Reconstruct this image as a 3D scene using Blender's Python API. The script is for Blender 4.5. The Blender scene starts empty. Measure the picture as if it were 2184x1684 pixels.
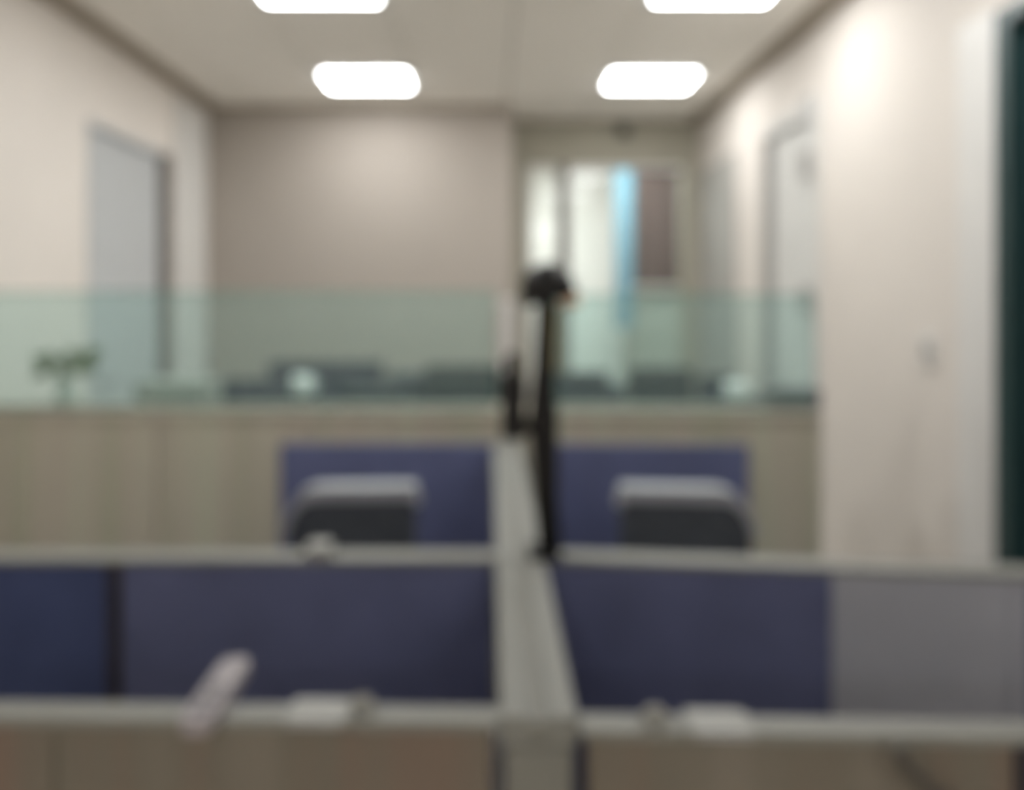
import bpy, bmesh, math, random
from mathutils import Vector, Matrix

# ------------------------------------------------------------------ camera, world, exposure
scene = bpy.context.scene
FPX, VPX, VPY, EYE = 1600.0, 1045.0, 640.0, 1.50
cam_d = bpy.data.cameras.new('camera')
cam = bpy.data.objects.new('camera', cam_d)
scene.collection.objects.link(cam)
cam.location = (0, 0, EYE)
cam.rotation_euler = (math.radians(90), 0, 0)
cam_d.sensor_width = 36.0
cam_d.sensor_fit = 'HORIZONTAL'
cam_d.lens = FPX / 2184.0 * 36.0
cam_d.shift_x = (1092.0 - VPX) / 2184.0
cam_d.shift_y = -(842.0 - VPY) / 2184.0
cam_d.clip_start = 0.02
cam_d.dof.use_dof = True            # the photograph is out of focus: lens focused close to the camera
cam_d.dof.focus_distance = 0.10
cam_d.dof.aperture_fstop = 8.0
cam_d.dof.aperture_blades = 0
scene.camera = cam

world = bpy.data.worlds.new('world')
scene.world = world
world.use_nodes = True
world.node_tree.nodes['Background'].inputs[0].default_value = (0.9, 0.95, 1.0, 1)
world.node_tree.nodes['Background'].inputs[1].default_value = 0.15

scene.view_settings.view_transform = 'Standard'
scene.view_settings.look = 'None'
scene.view_settings.gamma = 1.0
scene.view_settings.use_curve_mapping = False
scene.view_settings.exposure = 0.13
PANEL_POWER = 25.0
cy = scene.cycles; cy.use_light_tree = False
cy.max_bounces = 6; cy.diffuse_bounces = 5; cy.glossy_bounces = 2; cy.transmission_bounces = 2; cy.transparent_max_bounces = 8
cy.use_adaptive_sampling = True; cy.adaptive_threshold = 0.04; cy.use_denoising = True
random.seed(7)

CEIL = 2.95
LX, RX = -2.11, 1.69            # side walls
BY = 5.60                       # back wall
NY = 6.05                       # niche back (header)
REAR = -4.4

# ------------------------------------------------------------------ materials
def s2l(c):
    c = c / 255.0
    return c / 12.92 if c <= 0.04045 else ((c + 0.055) / 1.055) ** 2.4
def rgb(r, g, b): return (s2l(r), s2l(g), s2l(b), 1.0)

def mat(name, col, rough=0.6, metal=0.0, var=0.06, scale=(6, 6, 6), bump=0.0, bscale=200, spec=0.4, trans=0.0, ior=1.45, alpha=None):
    m = bpy.data.materials.new(name)
    m.use_nodes = True
    nt = m.node_tree
    b = nt.nodes['Principled BSDF']
    b.inputs['Roughness'].default_value = rough
    b.inputs['Metallic'].default_value = metal
    b.inputs['Specular IOR Level'].default_value = spec
    if trans:
        b.inputs['Transmission Weight'].default_value = trans
        b.inputs['IOR'].default_value = ior
    tc = nt.nodes.new('ShaderNodeTexCoord')
    mp = nt.nodes.new('ShaderNodeMapping')
    mp.inputs['Scale'].default_value = scale
    nt.links.new(tc.outputs['Object'], mp.inputs[0])
    nz = nt.nodes.new('ShaderNodeTexNoise')
    nz.inputs['Scale'].default_value = 1.0
    nz.inputs['Detail'].default_value = 2
    nt.links.new(mp.outputs[0], nz.inputs['Vector'])
    rp = nt.nodes.new('ShaderNodeValToRGB')
    lo = tuple(max(0, c * (1 - var)) for c in col[:3]) + (1,)
    hi = tuple(min(1, c * (1 + var)) for c in col[:3]) + (1,)
    rp.color_ramp.elements[0].color = lo; rp.color_ramp.elements[0].position = 0.3
    rp.color_ramp.elements[1].color = hi; rp.color_ramp.elements[1].position = 0.7
    nt.links.new(nz.outputs['Fac'], rp.inputs[0])
    nt.links.new(rp.outputs[0], b.inputs['Base Color'])
    if bump:
        n2 = nt.nodes.new('ShaderNodeTexNoise')
        n2.inputs['Scale'].default_value = bscale
        nt.links.new(tc.outputs['Object'], n2.inputs['Vector'])
        bp = nt.nodes.new('ShaderNodeBump')
        bp.inputs['Strength'].default_value = bump
        bp.inputs['Distance'].default_value = 0.002
        nt.links.new(n2.outputs['Fac'], bp.inputs['Height'])
        nt.links.new(bp.outputs[0], b.inputs['Normal'])
    return m

def wood(name, c1, c2, c3):
    m = mat(name, c1, rough=0.5, var=0.0, scale=(9, 9, 0.35))
    nt = m.node_tree
    rp = [n for n in nt.nodes if n.type == 'VALTORGB'][0]
    rp.color_ramp.elements[0].color = c2
    rp.color_ramp.elements[1].color = c1
    e = rp.color_ramp.elements.new(0.52); e.color = c3
    return m

def emit(name, col, strength):
    m = bpy.data.materials.new(name); m.use_nodes = True
    nt = m.node_tree
    for n in list(nt.nodes): nt.nodes.remove(n)
    o = nt.nodes.new('ShaderNodeOutputMaterial')
    e = nt.nodes.new('ShaderNodeEmission')
    e.inputs[0].default_value = col; e.inputs[1].default_value = strength
    nt.links.new(e.outputs[0], o.inputs[0])
    return m

def glass_mat(name, tint, haze, hazecol):
    m = bpy.data.materials.new(name); m.use_nodes = True
    nt = m.node_tree
    for n in list(nt.nodes): nt.nodes.remove(n)
    o = nt.nodes.new('ShaderNodeOutputMaterial')
    t = nt.nodes.new('ShaderNodeBsdfTransparent'); t.inputs[0].default_value = tint
    d = nt.nodes.new('ShaderNodeBsdfDiffuse'); d.inputs[0].default_value = hazecol
    g = nt.nodes.new('ShaderNodeBsdfGlossy'); g.inputs['Roughness'].default_value = 0.08
    x = nt.nodes.new('ShaderNodeMixShader'); x.inputs[0].default_value = haze
    f = nt.nodes.new('ShaderNodeFresnel'); f.inputs[0].default_value = 1.4
    y = nt.nodes.new('ShaderNodeMixShader')
    nt.links.new(t.outputs[0], x.inputs[1]); nt.links.new(d.outputs[0], x.inputs[2])
    nt.links.new(f.outputs[0], y.inputs[0])
    nt.links.new(x.outputs[0], y.inputs[1]); nt.links.new(g.outputs[0], y.inputs[2])
    nt.links.new(y.outputs[0], o.inputs[0])
    return m

M = {
    'wall':    mat('wall_paint', rgb(228, 221, 213), rough=0.75, var=0.02, scale=(2, 2, 2), bump=0.05),
    'wallright_dim': mat('wall_paint_dimmed', rgb(214, 207, 199), rough=0.75, var=0.02, scale=(2, 2, 2), bump=0.05),  # same paint as the other walls, darkened to dim the light on this side
    'backwall':mat('back_wall_paint', rgb(168, 160, 151), rough=0.75, var=0.02, scale=(1.5, 1.5, 1.5), bump=0.05),
    'taupe':   mat('taupe_paint', rgb(162, 158, 144), rough=0.75, var=0.03),
    'shadow_trim': mat('shadow_trim_tone', rgb(160, 150, 136), rough=0.7, var=0.03),  # dark tone imitates the shade of a recessed edge gap
    'tile':    mat('ceiling_tile', rgb(247, 243, 236), rough=0.9, var=0.02, scale=(20, 20, 20), bump=0.1),
    'grid':    mat('ceiling_grid', rgb(150, 143, 133), rough=0.6, var=0.02),
    'bouncefloor':  mat('pale_bounce_floor', rgb(206, 202, 195), rough=0.6, var=0.05, scale=(3, 3, 3)),  # unseen floor, pale tone chosen to bounce light onto the ceiling
    'door':    mat('pale_grey_door', rgb(205, 204, 200), rough=0.45, var=0.02),
    'greydoor': mat('grey_door', rgb(168, 166, 160), rough=0.5, var=0.02),
    'bluedoor':mat('frosted_door', rgb(192, 195, 196), rough=0.35, var=0.02),
    'frame':   mat('door_frame', rgb(216, 214, 210), rough=0.45, var=0.02),
    'darkgap': mat('door_seal', rgb(112, 106, 100), rough=0.7, var=0.05),
    'hinge':   mat('hinge_steel', rgb(160, 158, 154), rough=0.45, metal=0.2, var=0.03),
    'tealglass': mat('dark_tinted_glass', rgb(28, 54, 58), rough=0.12, var=0.05),
    'tealframe': mat('dark_frame', rgb(48, 70, 70), rough=0.4, var=0.05),
    'navy':    mat('navy_fabric', rgb(104, 110, 144), rough=0.95, var=0.12, scale=(5, 5, 5), bump=0.3, bscale=600, spec=0.1),
    'navydark':mat('dark_navy_fabric', rgb(76, 86, 124), rough=0.95, var=0.1, scale=(5, 5, 5), bump=0.3, bscale=600, spec=0.1),
    'greypanel': mat('grey_fabric', rgb(178, 181, 192), rough=0.95, var=0.06, scale=(5, 5, 5), bump=0.3, bscale=600, spec=0.1),
    'alu':     mat('aluminium', rgb(134, 134, 129), rough=0.5, metal=0.0, var=0.03, scale=(2, 60, 60)),
    'groove':  mat('rail_groove', rgb(128, 127, 121), rough=0.5, metal=0.0, var=0.03),
    'joint':   mat('panel_joint', rgb(48, 44, 50), rough=0.7, var=0.05),
    'wood':    wood('olive_oak_laminate', rgb(186, 187, 166), rgb(174, 174, 152), rgb(183, 175, 160)),
    'brown':   wood('brown_grey_laminate', rgb(126, 119, 108), rgb(124, 105, 92), rgb(116, 110, 98)),
    'greyend': mat('grey_end_cap', rgb(128, 127, 121), rough=0.5, var=0.03),
    'black':   mat('black_plastic', rgb(14, 13, 13), rough=0.5, var=0.1),
    'blackmesh': mat('black_mesh_fabric', rgb(84, 88, 93), rough=0.9, var=0.15, scale=(30, 30, 30), bump=0.4, bscale=400),
    'silver':  mat('silver_plastic', rgb(174, 175, 179), rough=0.4, metal=0.15, var=0.02),
    'white':   mat('white_plastic', rgb(214, 214, 210), rough=0.4, var=0.02),
    'socket':  mat('pale_grey_plastic', rgb(150, 150, 145), rough=0.45, var=0.02),
    'pinkwhite': mat('pale_lavender_plastic', rgb(156, 150, 153), rough=0.45, var=0.02),
    'button':  mat('grey_rubber', rgb(120, 118, 122), rough=0.7, var=0.03),
    'slate':   mat('slate_plastic', rgb(44, 51, 62), rough=0.5, var=0.08),
    'slateblue': mat('slate_blue_plastic', rgb(48, 54, 70), rough=0.5, var=0.08),
    'darkslate': mat('dark_slate_plastic', rgb(34, 42, 48), rough=0.5, var=0.08),
    'boxgrey': mat('grey_card', rgb(168, 167, 158), rough=0.8, var=0.04),
    'boxlav':  mat('cool_grey_card', rgb(128, 126, 128), rough=0.8, var=0.04),
    'leaf':    mat('leaf', rgb(132, 154, 90), rough=0.5, var=0.25, scale=(30, 30, 30)),
    'stem':    mat('stem', rgb(120, 130, 90), rough=0.6, var=0.1),
    'ceramic': mat('white_ceramic', rgb(242, 241, 236), rough=0.3, var=0.02),
    'soil':    mat('soil', rgb(60, 48, 38), rough=1.0, var=0.2, scale=(80, 80, 80)),
    'brownblind': mat('brown_blind', rgb(82, 68, 64), rough=0.9, var=0.08, scale=(14, 14, 0.8)),
    'blue':    mat('light_blue_fabric', rgb(102, 140, 156), rough=0.8, var=0.03),
    'corridor':mat('corridor_paint', rgb(240, 239, 235), rough=0.8, var=0.02),
    'warm':    mat('warm_tan', rgb(214, 180, 150), rough=0.5, var=0.03),
    'yellow':  mat('brass_strip', rgb(140, 128, 84), rough=0.45, metal=0.3, var=0.05),
    'cable':   mat('dark_taupe', rgb(84, 80, 74), rough=0.6, var=0.04),
    'sensor':  mat('sensor_grey', rgb(60, 60, 55), rough=0.5, var=0.04),
    'desk':    mat('desk_laminate', rgb(176, 170, 160), rough=0.5, var=0.04),
    'steel':   mat('steel_leg', rgb(150, 150, 150), rough=0.4, metal=0.5, var=0.03),
    'lampemit': emit('led_panel', (0.99, 1.0, 0.995, 1), PANEL_POWER),
    'glass':   glass_mat('screen_glass', (0.865, 0.965, 0.955, 1), 0.09, (0.80, 0.97, 0.94, 1)),
    'pane':    glass_mat('clear_glass', (0.93, 0.96, 0.95, 1), 0.02, (0.6, 0.65, 0.64, 1)),
    'edge':    mat('green_glass_edge', rgb(100, 150, 136), rough=0.2, var=0.03),
}

# ------------------------------------------------------------------ mesh helpers
COL = scene.collection
def box(bm, x0, x1, y0, y1, z0, z1):
    v = [bm.verts.new(p) for p in ((x0,y0,z0),(x1,y0,z0),(x1,y1,z0),(x0,y1,z0),(x0,y0,z1),(x1,y0,z1),(x1,y1,z1),(x0,y1,z1))]
    for f in ((0,3,2,1),(4,5,6,7),(0,1,5,4),(1,2,6,5),(2,3,7,6),(3,0,4,7)):
        bm.faces.new([v[i] for i in f])
    return bm
def B(*a): return box(bmesh.new(), *a)

def obj(name, bm, m, parent=None, bevel=0.0, smooth=False, seg=2):
    if bevel:
        bmesh.ops.bevel(bm, geom=list(bm.edges), offset=bevel, segments=seg, profile=0.5, affect='EDGES', clamp_overlap=True)
    bmesh.ops.recalc_face_normals(bm, faces=list(bm.faces))
    me = bpy.data.meshes.new(name)
    bm.to_mesh(me); bm.free()
    if smooth:
        for p in me.polygons: p.use_smooth = True
    me.materials.append(M[m])
    o = bpy.data.objects.new(name, me)
    COL.objects.link(o)
    if parent is not None: o.parent = parent
    return o
def thing(name, label, cat, loc=(0, 0, 0), rz=0.0, group=None):
    o = bpy.data.objects.new(name, None)
    o.empty_display_size = 0.05
    COL.objects.link(o)
    o.location = loc; o.rotation_euler = (0, 0, rz)
    return tag(o, label, cat, group)
def tag(o, label, cat, group=None):
    o['label'] = label; o['category'] = cat
    if group: o['group'] = group
    return o
def struct(name, bm, m, bevel=0.0, label=None):
    o = obj(name, bm, m, None, bevel)
    o['kind'] = 'structure'
    if label: o['label'] = label
    return o
def lathe(prof, n=24, cx=0, cy=0, cz=0):
    bm = bmesh.new(); rings = []
    for r, z in prof:
        rings.append([bm.verts.new((cx + r*math.cos(2*math.pi*i/n), cy + r*math.sin(2*math.pi*i/n), cz + z)) for i in range(n)])
    for a, b in zip(rings, rings[1:]):
        for i in range(n):
            bm.faces.new((a[i], a[(i+1) % n], b[(i+1) % n], b[i]))
    bm.faces.new(rings[0]); bm.faces.new(rings[-1])
    return bm
def tube(bm, pts, radii, n=12):
    pts = [Vector(p) for p in pts]; rings = []
    if not hasattr(radii, '__len__'): radii = [radii]*len(pts)
    for i, p in enumerate(pts):
        d = (pts[min(i+1, len(pts)-1)] - pts[max(i-1, 0)]).normalized()
        u = d.cross(Vector((0, 1, 0.001)))
        if u.length < 1e-3: u = d.cross(Vector((1, 0, 0)))
        u.normalize(); w = d.cross(u)
        rings.append([bm.verts.new(p + radii[i]*(math.cos(2*math.pi*k/n)*u + math.sin(2*math.pi*k/n)*w)) for k in range(n)])
    for a, b in zip(rings, rings[1:]):
        for i in range(n): bm.faces.new((a[i], a[(i+1) % n], b[(i+1) % n], b[i]))
    bm.faces.new(rings[0]); bm.faces.new(rings[-1])
    return bm
def T(*a, **k): return tube(bmesh.new(), *a, **k)
def prism_xz(bm, pts, y0, y1):
    a = [bm.verts.new((x, y0, z)) for x, z in pts]; b = [bm.verts.new((x, y1, z)) for x, z in pts]
    bm.faces.new(a); bm.faces.new(list(reversed(b)))
    for i in range(len(pts)):
        j = (i+1) % len(pts); bm.faces.new((a[i], b[i], b[j], a[j]))
    return bm
def rounded_xy(bm, x0, x1, y0, y1, z0, z1, r, n=5):
    pts = []
    for cx, cy, a0 in ((x1-r, y1-r, 0), (x0+r, y1-r, 90), (x0+r, y0+r, 180), (x1-r, y0+r, 270)):
        for i in range(n+1):
            a = math.radians(a0 + 90*i/n); pts.append((cx + r*math.cos(a), cy + r*math.sin(a)))
    a = [bm.verts.new((x, y, z0)) for x, y in pts]; b = [bm.verts.new((x, y, z1)) for x, y in pts]
    bm.faces.new(list(reversed(a))); bm.faces.new(b)
    for i in range(len(pts)):
        j = (i+1) % len(pts); bm.faces.new((a[i], a[j], b[j], b[i]))
    return bm

# ------------------------------------------------------------------ room shell
struct('floor', B(LX-.2, 2.6, REAR-.2, 8.3, -.1, 0), 'bouncefloor')
HEAD = 2.45
# left wall with a door opening at y 3.95..4.86
DL0, DL1 = 3.93, 4.88
bm = B(LX-.15, LX, REAR, DL0, 0, CEIL+.2)
box(bm, LX-.15, LX, DL1, BY+.15, 0, CEIL+.2)
box(bm, LX-.15, LX, DL0, DL1, HEAD, CEIL+.2)
struct('wall_left', bm, 'wall')
# right wall: door at y 3.86..4.58, dark glazed door at y 1.35..2.47
DR0, DR1 = 3.86, 4.58
DG0, DG1 = 1.45, 2.47
bm = B(RX, RX+.15, REAR, DG0, 0, CEIL+.2)
box(bm, RX, RX+.15, DG1, DR0, 0, CEIL+.2)
box(bm, RX, RX+.15, DR1, NY+.12, 0, CEIL+.2)
box(bm, RX, RX+.15, DR0, DR1, HEAD+.06, CEIL+.2)
box(bm, RX, RX+.15, DG0, DG1, HEAD, CEIL+.2)
struct('wall_right', bm, 'wallright_dim')
NX = 0.165
struct('wall_back', B(LX-.15, NX, BY, BY+.15, 0, CEIL+.2), 'backwall')
struct('wall_niche_side', B(NX-.12, NX, BY+.15, 8.1, 0, CEIL+.2), 'backwall')
# header wall around the opening at the end of the niche
OX0, OX1, OZ = 0.305, 1.555, 2.59
bm = B(NX, OX0, NY, NY+.12, 0, CEIL+.2)
box(bm, OX1, RX, NY, NY+.12, 0, CEIL+.2)
box(bm, OX0, OX1, NY, NY+.12, OZ, CEIL+.2)
struct('wall_header', bm, 'taupe')
struct('wall_corridor', B(NX-.12, 2.55, 8.0, 8.12, 0, CEIL+.2), 'corridor')
struct('wall_corridor_side', B(2.4, 2.55, NY+.12, 8.0, 0, CEIL+.2), 'corridor')
struct('wall_rear', B(LX-.15, RX+.15, REAR-.15, REAR, 0, CEIL+.2), 'wall')

# ceiling: backing slab with tiles hung below it
ceil = struct('ceiling', B(LX, RX, REAR, 8.1, CEIL+.03, CEIL+.2), 'grid')
PX, PY = 0.62, 0.49
GX0, GY0 = 0.125, 5.18
xs = [GX0 + PX*i for i in range(-4, 4)]
xs = [LX+.10] + [x for x in xs if LX+.16 < x < RX-.12] + [RX-.10]
ys = [GY0 - PY*i for i in range(0, 20)]
ys = [y for y in ys if y > REAR+.1]
ys = sorted(ys + [BY-.02])
ys.append(NY-.02)
row_y = [GY0 - PY*(3*k) for k in range(0, 7) if k not in (3, 4)]          # far edges of the lit rows
col_x = [-1.115, 0.745]
def is_light(x0, y1):
    return any(abs(y1 - r) < .02 for r in row_y) and any(abs(x0 - c) < .02 for c in col_x)
tile_cache = {}
g = 0.009
for i in range(len(xs)-1):
    for j in range(len(ys)-1):
        x0, x1, y0, y1 = xs[i], xs[i+1], ys[j], ys[j+1]
        if y0 > BY-.1 and x1 < NX: continue
        if is_light(x0, y1): continue
        k = (round(x1-x0, 3), round(y1-y0, 3))
        if k not in tile_cache:
            w, d = k
            t = obj('ceiling_tile', B(-w/2+g/2, w/2-g/2, -d/2+g/2, d/2-g/2, 0, .04), 'tile', ceil, bevel=.003, seg=1)
            tile_cache[k] = t
        else:
            t = tile_cache[k].copy(); COL.objects.link(t); t.parent = ceil
        t.location = ((x0+x1)/2, (y0+y1)/2, CEIL + random.uniform(-.0006, .0006))
obj('corridor_ceiling', B(NX, 2.4, NY+.12, 8.0, CEIL, CEIL+.04), 'tile', ceil)

# edge trims whose dark colour stands in for a shadowed ceiling gap
def shadow_trim(name, x0, x1, y0, y1):
    bm = B(x0, x1, y0, y1, CEIL-.035, CEIL+.03)
    return struct(name, bm, 'shadow_trim', .006)
shadow_trim('trim_1', LX, LX+.10, REAR, BY)
shadow_trim('trim_2', RX-.10, RX, REAR, NY)
shadow_trim('trim_3', LX+.10, NX, BY-.025, BY)

# baseboards
struct('baseboard_back', B(LX, NX, BY-.015, BY, 0, .1), 'frame', .003)
bm = B(RX-.015, RX, 2.55, 3.80, 0, .1); box(bm, RX-.015, RX, 4.64, NY, 0, .1)
struct('baseboard_right', bm, 'frame')
bm = B(LX, LX+.015, REAR, 3.87, 0, .1); box(bm, LX, LX+.015, 5.55, BY, 0, .1)
struct('baseboard_left', bm, 'frame')

# ------------------------------------------------------------------ LED panels
def led(x0, y1, label):
    t = thing('ceiling_light', label, 'ceiling light', (x0+PX/2, y1-PY/2, CEIL), 0, 'square ceiling lights')
    w, d = PX/2-.006, PY/2-.006
    bm = B(-w, -w+.04, -d, d, -.004, .03); box(bm, w-.04, w, -d, d, -.004, .03)
    box(bm, -w+.04, w-.04, -d, -d+.085, -.004, .03); box(bm, -w+.04, w-.04, d-.085, d, -.004, .03)
    obj('frame', bm, 'white', t)
    obj('diffuser', B(-w+.04, w-.04, -d+.085, d-.085, -.014, .02), 'lampemit', t)
names = {(0, 0): 'lit ceiling panel nearest the back wall, on the left', (0, 1): 'lit ceiling panel nearest the niche opening, on the right',
         (1, 0): 'lit ceiling panel cut by the top edge of the photo, left', (1, 1): 'lit ceiling panel cut by the top edge of the photo, right'}
for r in range(0, 5):
    for c in range(2):
        led(col_x[c], row_y[r], names.get((r, c), ('lit ceiling panel overhead just above the top edge of the photo, ' + ('left', 'right')[c]) if r == 2 else 'lit ceiling panel out of view behind the camera'))
# unseen panel added, placed and sized to brighten the corridor beyond the opening
t = thing('ceiling_light', 'added unseen ceiling panel that brightens the corridor beyond the niche opening', 'ceiling light', (.95, 6.62, CEIL), 0, 'square ceiling lights')
obj('diffuser', B(-.55, .55, -.28, .28, -.012, -.002), 'lampemit', t)
obj('frame', B(-.58, .58, -.31, .31, -.004, .0), 'white', t)

# ------------------------------------------------------------------ doors
d = struct('door_1', B(LX-.06, LX-.02, DL0+.03, DL1-.055, .01, HEAD-.04), 'bluedoor', .004)
bm = B(LX-.15, LX+.012, DL0, DL0+.02, 0, HEAD)
box(bm, LX-.15, LX+.012, DL0+.02, DL1-.06, HEAD-.03, HEAD)
obj('door_frame', bm, 'bluedoor', d)
obj('dark_jamb', B(LX-.12, LX+.015, DL1-.06, DL1+.06, 0, HEAD), 'darkgap', d)
obj('wide_jamb', B(LX-.02, LX+.03, DL1+.11, BY-.08, 0, CEIL-.1), 'frame', d, .004)
bm = T([(LX-.02, DL0+.12, 1.05), (LX+.035, DL0+.12, 1.05), (LX+.035, DL0+.24, 1.05)], .009)
obj('door_handle', bm, 'hinge', d)

d = struct('door_2', B(RX+.02, RX+.06, DR0+.05, DR1-.05, .01, HEAD+.02), 'door', .004)
bm = B(RX-.015, RX+.12, DR0-.03, DR0+.05, 0, HEAD+.10)
box(bm, RX-.015, RX+.12, DR0+.05, DR1, HEAD+.03, HEAD+.10)
obj('door_frame', bm, 'door', d)
obj('dark_jamb', B(RX-.02, RX+.12, DR1-.05, DR1+.035, 0, HEAD+.03), 'hinge', d)
for z in (2.50, 2.22, 1.50):
    obj('hinge', B(RX-.03, RX-.012, DR0+.04, DR0+.16, z-.07, z+.07), 'hinge', d, .003)
bm = T([(RX+.03, DR1-.14, 1.05), (RX-.035, DR1-.14, 1.05), (RX-.035, DR1-.26, 1.05)], .009)
obj('door_handle', bm, 'hinge', d)

d = struct('door_3', B(RX+.03, RX+.05, DG0+.05, DG1-.05, .03, HEAD-.05), 'tealglass')
bm = B(RX-.02, RX+.1, DG1-.05, DG1+.01, 0, HEAD)
box(bm, RX-.02, RX+.1, DG0, DG0+.05, 0, HEAD)
box(bm, RX-.02, RX+.1, DG0+.05, DG1-.05, HEAD-.05, HEAD)
box(bm, RX+.01, RX+.08, DG0+.05, DG1-.05, 0, .10)
obj('door_frame', bm, 'tealframe', d)
# pale pilaster strip beside it
struct('trim_4', B(RX-.02, RX, DG1+.02, DG1+.21, 0, HEAD+.02), 'frame', .004)

d = struct('door_4', B(RX-.022, RX-.002, 5.14, 5.96, .01, 2.52), 'greydoor', .004)
obj('door_handle', T([(RX-.022, 5.26, 1.05), (RX-.07, 5.26, 1.05), (RX-.07, 5.38, 1.05)], .009), 'hinge', d)
# switch plate on the right wall
t = thing('switch_plate', 'small grey switch plate on the right wall', 'switch', (RX, 2.88, 1.31))
obj('plate', B(-.012, 0, -.045, .045, -.06, .06), 'frame', t, .004)
obj('rocker', B(-.018, -.012, -.02, .02, -.03, .03), 'hinge', t, .002)

# sensor on the header
t = thing('wall_sensor', 'small dark sensor on the taupe wall above the niche opening', 'sensor', (1.075, NY, 2.86))
obj('housing', B(-.045, .045, -.05, 0, -.05, .05), 'sensor', t, .012)
bm = lathe([(.0, 0), (.02, .0), (.02, .012), (.012, .02)], 16); bmesh.ops.rotate(bm, verts=bm.verts, matrix=Matrix.Rotation(math.pi/2, 3, 'X'))
bmesh.ops.translate(bm, verts=bm.verts, vec=(0, -.05, 0))
obj('lens', bm, 'black', t)

# ------------------------------------------------------------------ glazed opening in the niche
w = struct('window_1', B(OX0, OX0+.03, NY+.02, NY+.08, 0, OZ), 'frame')
obj('window_mullion', B(.55, .645, NY+.01, NY+.09, 0, OZ), 'darkgap', w, .003)
obj('window_head', B(OX0+.03, OX1, NY+.02, NY+.08, OZ-.03, OZ), 'frame', w)
obj('window_pane', B(OX0+.03, .55, NY+.045, NY+.055, 0.05, OZ-.03), 'pane', w)
obj('window_pane', B(.645, OX1, NY+.045, NY+.055, 0.05, OZ-.03), 'pane', w)
obj('window_sill', B(OX0+.03, OX1, NY+.02, NY+.08, 0, .05), 'frame', w)

bl = thing('roller_blind', 'dark brown blind hanging half way down behind the niche glass', 'blind', (1.612, 7.26, CEIL-.03))
bm = bmesh.new()
n = 7
for i in range(n):
    x0 = -.235 + .47*i/n; x1 = -.235 + .47*(i+1)/n
    box(bm, x0, x1 + .001, -.004 + .008*(i % 2), .006 + .008*(i % 2), -1.25, -.02)
obj('fabric', bm, 'brownblind', bl)
obj('roller', T([(-.24, 0, 0), (.24, 0, 0)], .028), 'frame', bl)
obj('bottom_bar', B(-.236, .236, -.008, .018, -1.28, -1.25), 'darkgap', bl, .003)
bn = thing('hanging_banner', 'narrow light blue banner hanging beside the dark brown blind', 'banner', (1.285, 7.2, CEIL))
obj('cloth', B(-.085, .085, -.002, .002, -1.72, -.012), 'blue', bn)
obj('top_bar', T([(-.09, 0, -.012), (.09, 0, -.012)], .012), 'frame', bn)
obj('bottom_bar', T([(-.09, 0, -1.72), (.09, 0, -1.72)], .01), 'frame', bn)
cb = thing('tall_cabinet', 'grey cabinet in the corridor below the dark brown blind', 'cabinet', (1.62, 7.36, 0))
obj('body', B(-.24, .24, 0, .4, .05, 1.60), 'boxgrey', cb, .004)
obj('plinth', B(-.22, .22, .02, .38, 0, .05), 'darkgap', cb)
for s_ in (-1, 1):
    dr = obj('cabinet_door', B(min(0, s_*.235)+.003, max(0, s_*.235)-.003, -.018, 0, .07, 1.58), 'boxgrey', cb, .003)
    obj('door_knob', T([(s_*.03, -.018, .9), (s_*.03, -.04, .9)], .012), 'hinge', dr)

# ------------------------------------------------------------------ central divider (runs away from the camera)
SX0, SX1, SH = 0.012, 0.106, 1.00
sp = thing('centre_divider', 'low centre divider with grey metal cap running towards the back wall', 'divider', ((SX0+SX1)/2, 0, 0))
hw = (SX1-SX0)/2
SY0, SY1 = .90, 2.72
bm = B(-hw, -hw+.036, SY0, SY1, SH-.035, SH); box(bm, hw-.036, hw, SY0, SY1, SH-.035, SH)
obj('cap_rail', bm, 'alu', sp, .003)
obj('cap_channel', B(-hw+.036, hw-.036, SY0, SY1, SH-.035, SH-.006), 'groove', sp)
obj('end_cap', B(-hw+.006, hw-.006, SY0-.004, SY0+.03, .02, SH-.035), 'greyend', sp, .004)
for a, b in ((.955, 1.455), (1.52, 2.70)):
    obj('fabric_panel', B(-hw+.016, hw-.016, a, b, .12, SH-.035), 'navy', sp)
for y in (.935, 1.487, 2.70):
    obj('post', B(-hw+.01, hw-.01, y-.018, y+.018, 0, SH-.035), 'alu', sp)

# ------------------------------------------------------------------ cross partitions
def cross(name, label, x0, x1, y, rz, splits, thick, face, xpiv, rail_h=.012, H=SH, joint='joint', back='navy', base=.1):
    """splits: list of (xa, xb, material) fabric/laminate panels measured from the pivot"""
    t = thing(name, label, 'partition', (xpiv, y, 0), rz, None)
    h = thick/2
    obj('top_rail', B(x0, x1, -h, h, H-rail_h, H), 'alu', t, .004)
    for a, b, m in splits:
        obj('panel', B(a+.004, b-.004, -h+.008, h-.008, base, H-rail_h), m, t, .003, seg=1)
    for a, b, m in splits[1:]:
        obj('joint_strip', B(a-.013, a+.013, -h+.004, h-.004, base-.05, H-rail_h), joint, t)
    obj('bottom_rail', B(x0, x1, -h+.004, h-.004, base-.05, base), 'alu', t)
    for x in (x0+.04, x1-.04):
        obj('foot', B(x-.02, x+.02, -h, h, 0, base-.05), 'steel', t)
    return t

# middle cross partition
cross('partition', 'navy fabric partition with grey top rail, left of the centre divider', -1.75, 0, 1.48, 0,
      [(-1.75, -.73-SX0, 'navydark'), (-.73-SX0, -.002, 'navy')], .055, 'navy', SX0)
cross('partition', 'navy and grey fabric partition with grey top rail, right of the divider', 0, 1.15, 1.487, -.105,
      [(.002, .555, 'navy'), (.555, .873, 'greypanel'), (.873, 1.15, 'navydark')], .055, 'navy', SX1, joint='greypanel')
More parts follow.
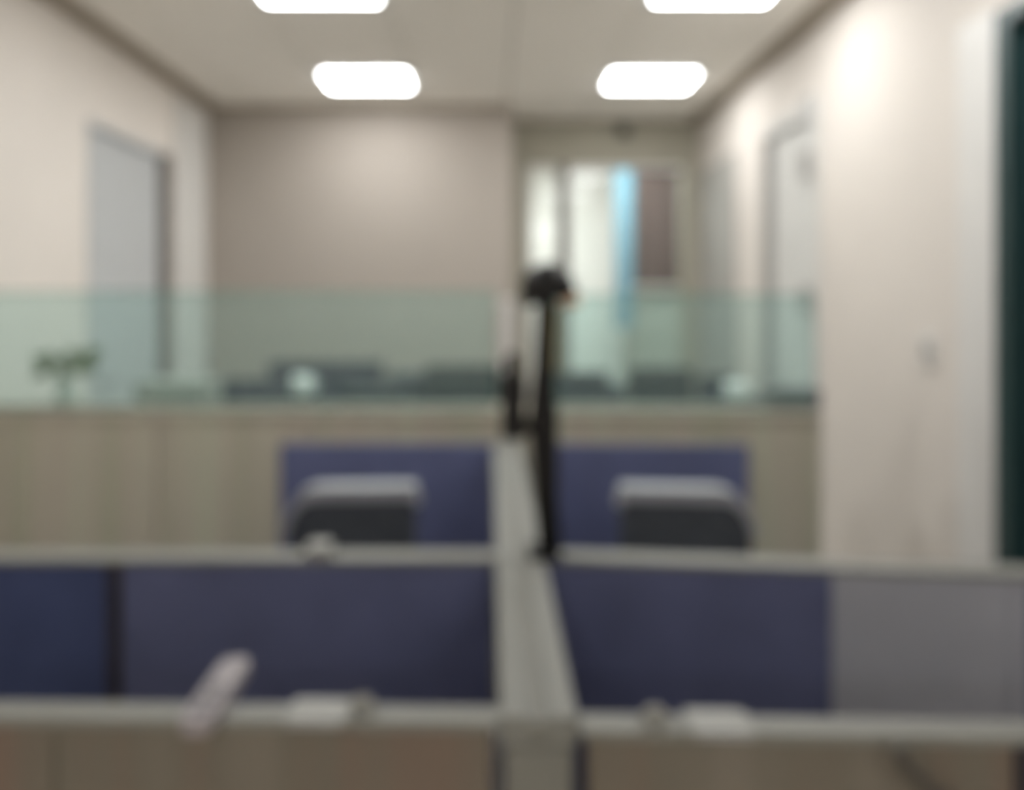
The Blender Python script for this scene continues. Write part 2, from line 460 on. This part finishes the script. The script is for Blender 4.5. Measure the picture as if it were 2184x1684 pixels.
# near cross partition (brown laminate facing the camera)
nl = cross('partition', 'brown laminate partition with grey top rail nearest the camera, left half', -1.1, 0, .908, -.02,
      [(-1.1, -.55, 'brown'), (-.55, -.006, 'brown')], .040, 'brown', SX0, joint='brown')
nr = cross('partition', 'brown laminate partition with grey top rail nearest the camera, right half', 0, 1.05, .893, -.03,
      [(.006, .512, 'brown'), (.512, 1.05, 'joint')], .040, 'brown', SX1, joint='joint')

# far unit: olive laminate low wall with navy pin boards and glass on top
FY, FH, FD = 2.75, 1.088, .24
def far_unit(label, x0, x1, boards, splits, piv, rz):
    t = thing('laminate_low_wall', label, 'partition', (piv, FY, 0), rz)
    for a, b in zip(splits, splits[1:]):
        obj('laminate_panel', B(a+.002, b-.002, 0, FD, .06, FH-.025), 'wood', t, .002, seg=1)
    obj('ledge', B(x0, x1, -.008, FD+.008, FH-.025, FH), 'wood', t, .003)
    obj('plinth', B(x0, x1, .02, FD-.02, 0, .06), 'darkgap', t)
    for a, b in boards:
        p = obj('pin_board', B(a, b, -.022, 0, .30, FH-.112), 'navy', t, .004)
        obj('worktop', B(a, b, -.42, -.03, .715, .74), 'desk', p, .003) if False else None
    return t
far_unit('olive laminate low wall with a navy pin board, left of the divider', LX+.02, .05, [(-.765, .016)],
         [LX+.02, -1.76, -1.22, -.672, .05], 0, 0)
far_unit('olive laminate low wall with a navy pin board, right of the divider', 0, 1.15, [(.17, .885)],
         [0, .78, 1.15], .05, -.028)

def glass_screen(label, x0, x1, joints, piv, rz, z1):
    t = thing('glass_screen', label, 'glass screen', (piv, FY+.05, FH), rz)
    js = [x0] + joints + [x1]
    for a, b in zip(js, js[1:]):
        p = obj('glass_pane', B(a+.002, b-.002, -.005, .005, .012, z1-FH), 'glass', t)
        obj('polished_edge', B(a+.002, b-.002, -.0051, .0051, z1-FH, z1-FH+.006), 'edge', p)
    obj('clamp_channel', B(x0, x1, -.012, .012, 0, .014), 'alu', t)
    obj('polished_edge', B(x1-.004 if x1 < .2 else x0, x1 if x1 < .2 else x0+.004, -.0052, .0052, .014, z1-FH), 'edge', t)
glass_screen('green tinted glass screen on the low wall, left of the divider', LX+.05, .018, [-1.05], 0, 0, 1.527)
glass_screen('green tinted glass screen on the low wall, right of the divider', .20, 1.15, [], .05, -.028, 1.515)

# grey post where the two glass screens meet
t = thing('glass_post', 'pale grey post between the two glass screens', 'post', (.075, FY+.05, FH))
obj('shaft', B(-.035, .02, -.02, .02, 0, .42), 'frame', t, .004)
obj('foot_plate', B(-.045, .03, -.03, .03, 0, .008), 'alu', t, .002)

# ------------------------------------------------------------------ swivel chairs in the middle bay
def chair(label, cx, cy, mirror, rz):
    t = thing('office_chair', label, 'chair', (cx, cy, 0), rz, 'office chairs behind the middle partition')
    s = -1 if mirror else 1
    # outline of the backrest in local x (outer side at -), z
    def outline(inset):
        pts = []
        x_in, x_out, zt, zb = .19 - inset, -.19 + inset, .985 - inset, .58 + inset
        pts += [(x_in - .02, zb), (x_in, zb + .02), (x_in, zt - .02), (x_in - .015, zt)]
        pts += [(-.09 + inset*.3, zt - .003)]
        for k in range(1, 7):
            a = math.pi/2 * k/6
            pts.append((-.09 + inset*.3 - (.10 - inset*.7)*math.sin(a), zt - .135 + (.132)*math.cos(a)))
        pts += [(x_out, zb + .03), (x_out + .03, zb)]
        return [(s*x, z) for x, z in pts]
    o_pts, i_pts = outline(0), outline(.012)
    bm = prism_xz(bmesh.new(), i_pts, -.018, .03)
    obj('backrest', bm, 'blackmesh', t, .006, seg=2)
    # silver rim: thick along the top, tapering down the outer shoulder
    top = o_pts[2:11]
    bm = bmesh.new(); ring = []
    m_ = len(top)
    for i, (x, z) in enumerate(top):
        th = .034 if i < 4 else .034 - .02*(i-3)/(m_-4)
        ca, cb = (0, -1) if i < 4 else (-s*-math.sin(math.pi/2*(i-3)/6), -math.cos(math.pi/2*(i-3)/6))
        if i == 0: x0_, z0_, x1_, z1_ = x, z-.03, x - s*.02, z-.03
        else: x0_, z0_, x1_, z1_ = x, z, x + ca*th, z + cb*th
        ring.append([bm.verts.new(p) for p in ((x0_, -.035, z0_), (x0_, .04, z0_), (x1_, .04, z1_), (x1_, -.035, z1_))])
    for a, b in zip(ring, ring[1:]):
        for i in range(4): bm.faces.new((a[i], a[(i+1) % 4], b[(i+1) % 4], b[i]))
    bm.faces.new(ring[0]); bm.faces.new(ring[-1])
    obj('silver_rim', bm, 'silver', t, smooth=False)
    obj('back_bracket', T([(0, .01, .62), (0, .0, .45), (0, .16, .41)], .022), 'black', t)
    bm = rounded_xy(bmesh.new(), -.23, .23, .03, .47, .43, .50, .08)
    obj('seat', bm, 'blackmesh', t, .015)
    for sx in (-1, 1):
        bm = T([(sx*.23, .20, .44), (sx*.26, .20, .50), (sx*.26, .20, .64)], .014)
        a = obj('armrest', bm, 'black', t)
        obj('arm_pad', rounded_xy(bmesh.new(), sx*.26-.03, sx*.26+.03, .08, .33, .64, .665, .02), 'black', a, .004)
    obj('gas_column', T([(0, .25, .09), (0, .25, .43)], [.028, .024]), 'black', t)
    for k in range(5):
        a = math.radians(90 + 72*k); ex, ey = .27*math.cos(a), .25 + .27*math.sin(a)
        leg = obj('base_leg', T([(0, .25, .11), (ex, ey, .075)], [.024, .016], n=8), 'black', t)
        cbm = T([(ex-.018, ey, .026), (ex+.018, ey, .026)], .026)
        obj('caster', cbm, 'black', leg)
    return t
chair('black office chair with silver rim in front of the left pin board', -.385, 2.10, False, 0)
chair('black office chair with silver rim in front of the right pin board', .54, 2.08, True, -.03)

# ------------------------------------------------------------------ black lamp on the divider
lt = thing('clamp_lamp', 'black lamp with small domed head standing on the centre divider', 'lamp', (.106, 1.475, SH))
bm = B(-.03, .030, -.035, .035, .0005, .012)
obj('clamp', bm, 'black', lt)
st = obj('stem', T([(.012, 0, .0), (.004, 0, .12), (-.001, 0, .27), (.000, 0, .36), (.006, 0, .525)], [.022, .024, .030, .021, .018]), 'black', lt, smooth=True)
obj('accent_strip', B(.017, .025, -.02, .012, .36, .49), 'yellow', st, .002)
bm = lathe([(.010, .064), (.030, .059), (.046, .042), (.055, .014), (.055, -.008), (.048, -.012), (.02, -.006)], 24)
bmesh.ops.rotate(bm, verts=bm.verts, matrix=Matrix.Rotation(math.radians(-14), 3, 'Y'))
bmesh.ops.translate(bm, verts=bm.verts, vec=(.010, 0, .51))
hd = obj('head', bm, 'black', lt, smooth=True)
bm = lathe([(.004, .006), (.018, .004), (.022, -.008), (.018, -.016), (.004, -.018)], 16)
bmesh.ops.translate(bm, verts=bm.verts, vec=(.050, -.012, .505))
obj('warm_rim', bm, 'warm', hd, smooth=True)  # warm tan piece at the right edge of the head
bm = rounded_xy(bmesh.new(), -.024, .024, -.02, .02, -.062, .062, .012)
bmesh.ops.translate(bm, verts=bm.verts, vec=(-.060, 0, .292))
hb = obj('driver_box', bm, 'black', lt, .006)
obj('bracket', T([(-.05, 0, .25), (0, 0, .25)], .012), 'black', hb)
obj('upper_knob', lathe([(.006, 0), (.013, .004), (.015, .03), (.008, .045)], 16, -.062, 0, .352), 'black', hb, smooth=True)

# ------------------------------------------------------------------ small things on the rails
rm = thing('remote_control', 'slim pale remote lying across the nearest rail on the left', 'remote', (-.340, .935, SH), -.0)
obj('case', rounded_xy(bmesh.new(), -.019, .019, -.075, .08, 0, .018, .012), 'pinkwhite', rm, .004)
for i in range(3):
    for j in range(2):
        obj('button', rounded_xy(bmesh.new(), -.011+.013*j, -.002+.013*j, -.06+.025*i, -.046+.025*i, .018, .0205, .003, 2), 'button', rm)
def socket_box(label, x, y, rz, w=.075, h=.022):
    t = thing('socket_box', label, 'power socket', (x, y, SH), rz, 'white socket boxes on the partition rails')
    obj('housing', rounded_xy(bmesh.new(), -w/2, w/2, -.031, .022, -.006+.006, h, .008, 3), 'socket', t, .004)
    obj('face_plate', B(-w/2+.008, w/2-.008, -.034, -.031, .003, h-.004), 'silver', t)
def clip(label, x, y, rz):
    t = thing('cable_clip', label, 'cable clip', (x, y, SH), rz, 'white cable clips on the nearest rails')
    bm = bmesh.new()
    tube(bm, [(.011*math.cos(a), 0, .004+.011*math.sin(a)) for a in [math.pi*k/8 for k in range(9)]], .006, 8)
    obj('hoop', bm, 'socket', t, smooth=True)
    obj('pad', B(-.018, .018, -.012, .012, 0, .004), 'socket', t, .002)
socket_box('low white socket box on the nearest rail, left of the divider', -.205, .908, -.02, h=.008)
socket_box('low white socket box on the nearest rail, right of the divider', .268, .884, -.03, h=.008)
socket_box('rounded white socket box on the middle rail below the left chair', -.335, 1.48, 0, .045, .022)
clip('small white cable clip on the nearest rail, left of the divider', -.155, .912, -.02)
clip('small white cable clip on the nearest rail, right of the divider', .195, .888, -.03)
# dark taupe strand running down the near partition on the right
bm = T([(.455, .835, 1.002), (.462, .828, .985), (.50, .83, .95), (.56, .832, .88), (.60, .834, .80), (.62, .836, .60), (.62, .84, .02)], .009)
tag(obj('dark_strand', bm, 'cable'), 'dark strand running down the nearest brown partition on the right', 'cable')

# ------------------------------------------------------------------ plant in a white vase on the left ledge
PXP, PYP = -1.655, FY+.185
vt = thing('potted_plant', 'small green plant in a white vase on the laminate ledge', 'plant', (PXP, PYP, FH))
obj('vase', lathe([(.028, 0), (.038, .02), (.040, .055), (.032, .085), (.028, .10), (.026, .10), (.022, .08)], 24), 'ceramic', vt, smooth=True)
obj('soil', lathe([(.001, .086), (.024, .087), (.024, .09), (.001, .092)], 16), 'soil', vt)
leafpos = []
for k in range(17):
    a = 2*math.pi*k/17*1.7; rr = random.uniform(.02, .10)
    ex, ey, ez = .8*rr*math.cos(a) - .01, .2*rr*math.sin(a), random.uniform(.125, .23) - .15*max(0, rr*math.cos(a)-.03)
    st = obj('stem', T([(0, 0, .085), (ex*.3, ey*.3, .15), (ex, ey, ez)], [.0025, .0022, .0016], n=6), 'stem', vt)
    bm = bmesh.new(); L, W = random.uniform(.075, .10), random.uniform(.024, .034)
    cols = []
    for i in range(6):
        u = i/5; hw2 = W*math.sin(math.pi*min(1, u*.94+.05))
        z = -.35*L*u*u
        cols.append([bm.verts.new((L*u, -hw2, z+.006)), bm.verts.new((L*u, 0, z)), bm.verts.new((L*u, hw2, z+.006))])
    for p, q in zip(cols, cols[1:]):
        bm.faces.new((p[0], q[0], q[1], p[1])); bm.faces.new((p[1], q[1], q[2], p[2]))
    bmesh.ops.solidify(bm, geom=list(bm.faces), thickness=.0012)
    rot = Matrix.Rotation(a + random.uniform(-.4, .4), 4, 'Z') @ Matrix.Rotation(random.uniform(-.9, .5), 4, 'Y') @ Matrix.Rotation(random.uniform(-1.2, 1.2), 4, 'X')
    bmesh.ops.transform(bm, verts=bm.verts, matrix=Matrix.Translation((ex, ey, ez)) @ Matrix.Diagonal((1, .55, 1, 1)) @ rot)
    obj('leaf', bm, 'leaf', st, smooth=True)

# ------------------------------------------------------------------ desks and equipment beyond the low wall
def desk(label, x0, x1, y0, y1):
    t = thing('office_desk', label, 'desk', (0, 0, 0), 0, 'desks beyond the low wall')
    obj('worktop', B(x0, x1, y0, y1, .715, .74), 'desk', t, .003)
    for x in (x0+.05, x1-.05):
        for y in (y0+.05, y1-.05):
            obj('leg', B(x-.02, x+.02, y-.02, y+.02, 0, .715), 'steel', t)
desk('grey desk behind the glass on the left, carrying dark monitors', -1.95, .03, 3.02, 4.0)
desk('grey desk behind the glass on the right, carrying dark monitors', .08, 1.12, 3.02, 4.0)

def P(x, y, Y): return ((x-VPX)/FPX*Y, EYE-(y-VPY)/FPX*Y)
def monitor(label, xa, xb, ytop, ybot, Y, m='slate', rz=0.0):
    (x0, zt), (x1, zb) = P(xa, ytop, Y), P(xb, ybot, Y)
    cx = (x0+x1)/2; w = (x1-x0)/2
    t = thing('monitor', label, 'monitor', (cx, Y, .74), rz, 'monitors behind the glass screens')
    zt -= .74; zb -= .74
    obj('housing', rounded_xy(bmesh.new(), -w, w, 0, .03, zb, zt, .012, 3), m, t, .004)
    obj('rear_bulge', B(-w*.6, w*.6, -.022, 0, zb+(zt-zb)*.2, zb+(zt-zb)*.8), m, t, .010)
    obj('screen', B(-w+.01, w-.01, .03, .033, zb+.01, zt-.01), 'black', t)
    obj('stand', B(-.03, .03, -.04, -.022, .012, zb+(zt-zb)*.5), m, t, .004)
    obj('foot', rounded_xy(bmesh.new(), -.11, .11, -.12, .10, 0, .012, .03), m, t)
monitor('low dark monitor back at the left end behind the glass', 452, 660, 808, 905, 3.45, 'slateblue')
monitor('wide slate blue monitor back standing taller than its neighbour', 570, 818, 770, 900, 3.75, 'slateblue')
monitor('dark monitor back next to the gap between glass screens', 905, 1070, 778, 900, 3.40, 'darkslate')
monitor('dark monitor back just right of the black lamp', 1150, 1300, 792, 905, 3.45, 'slate')
monitor('dark slate monitor back in the middle of the right screen', 1340, 1480, 785, 905, 3.50, 'darkslate')
monitor('low slate monitor back at the right end behind the glass', 1488, 1570, 800, 905, 3.40, 'slate')

def laptop(label, x, y, z, w, m):
    t = thing('desk_phone', label, 'phone', (x, y, .74), 0, 'desk phones behind the glass screens')
    bm = bmesh.new()
    prof = [(-.10, 0), (.10, 0), (.10, z*.5), (-.06, z), (-.10, z*.9)]
    a = [bm.verts.new((-w, py, pz)) for py, pz in prof]; b = [bm.verts.new((w, py, pz)) for py, pz in prof]
    bm.faces.new(a); bm.faces.new(list(reversed(b)))
    for i in range(5): bm.faces.new((a[i], a[(i+1) % 5], b[(i+1) % 5], b[i]))
    obj('body', bm, m, t, .006)
    obj('handset', T([(-w*.8, -.02, z+.015), (-w*.4, -.02, z+.03), (w*.4, -.02, z+.03), (w*.8, -.02, z+.015)], [.026, .018, .018, .026], n=10), 'black', t)

def small_box(name, label, cat, xa, xb, ytop, Y, depth, m, group=None):
    (x0, zt), (x1, _) = P(xa, ytop, Y), P(xb, ytop, Y)
    t = thing(name, label, cat, ((x0+x1)/2, Y, .74), 0, group)
    w = (x1-x0)/2; z = zt-.74
    bm = B(-w, w, 0, depth, 0, z-.02)
    obj('body', bm, m, t, .006)
    obj('lid', B(-w-.004, w+.004, -.004, depth+.004, z-.03, z), m, t, .005)
    obj('label_holder', B(-w*.4, w*.4, -.006, -.0, z*.45, z*.65), 'frame', t)
small_box('storage_box', 'beige grey storage box behind the glass, left of the monitors', 'box', 285, 436, 815, 3.08, .2, 'boxgrey')
small_box('storage_box', 'dark tall file box between the left monitors', 'box', 825, 905, 800, 3.62, .2, 'slate')
small_box('storage_box', 'dark low file box behind the gap of the left monitors', 'box', 735, 865, 832, 3.3, .18, 'darkslate')
small_box('storage_box', 'cool grey storage box behind the right end of the glass', 'box', 1632, 1742, 826, 3.02, .14, 'boxlav') if False else None
small_box('storage_box', 'dark box between the monitors right of the lamp', 'box', 1306, 1334, 826, 3.58, .2, 'slate')

def cup(label, x, y, Y, r, ztop):
    X, Z = P(x, y, Y)
    t = thing('mug', label, 'mug', (X, Y, Z), 0, 'white mugs behind the glass screens')
    h = ztop
    obj('body', lathe([(r*.8, 0), (r, .01), (r, h), (r*.9, h), (r*.85, .015), (.002, .012)], 20), 'ceramic', t, smooth=True)
    obj('handle', T([(r*.95, 0, h*.8), (r*1.5, 0, h*.75), (r*1.6, 0, h*.45), (r*.95, 0, h*.2)], .006, n=8), 'ceramic', t)

# white mug standing on a raised monitor shelf, and its twin on the right
def riser(label, X, Y, z, w):
    t = thing('shelf_riser', label, 'shelf', (X, Y, .74), 0, 'small desk shelves behind the glass screens')
    obj('top', B(-w, w, -.05, .05, z-.02, z), 'slate', t, .003)
    for s in (-1, 1): obj('side', B(s*w-.01, s*w+.01, -.05, .05, 0, z-.02), 'slate', t)
Xc, Zc = P(645, 842, 3.10)
riser('small dark desk shelf under the white mug on the left', Xc, 3.10, Zc-.74, .12)
cup('white mug in front of the slate blue monitor on the left', 645, 842, 3.10, .040, .08)
Xc, Zc = P(1570, 850, 3.10)
riser('small dark desk shelf under the white mug on the right', Xc, 3.10, Zc-.74, .10)
cup('white mug behind the glass near the right end', 1570, 850, 3.10, .045, .07)
# grey box on the right ledge
(xa, zt) = P(1632, 828, 2.85)
t = thing('document_tray', 'cool grey document box on the right end of the low wall', 'box', (xa+.095, 2.81, FH))
obj('body', B(-.09, .10, 0, .13, 0, zt-FH-.012), 'boxlav', t, .004)
obj('lid', B(-.094, .104, -.004, .134, zt-FH-.02, zt-FH), 'boxlav', t, .004)
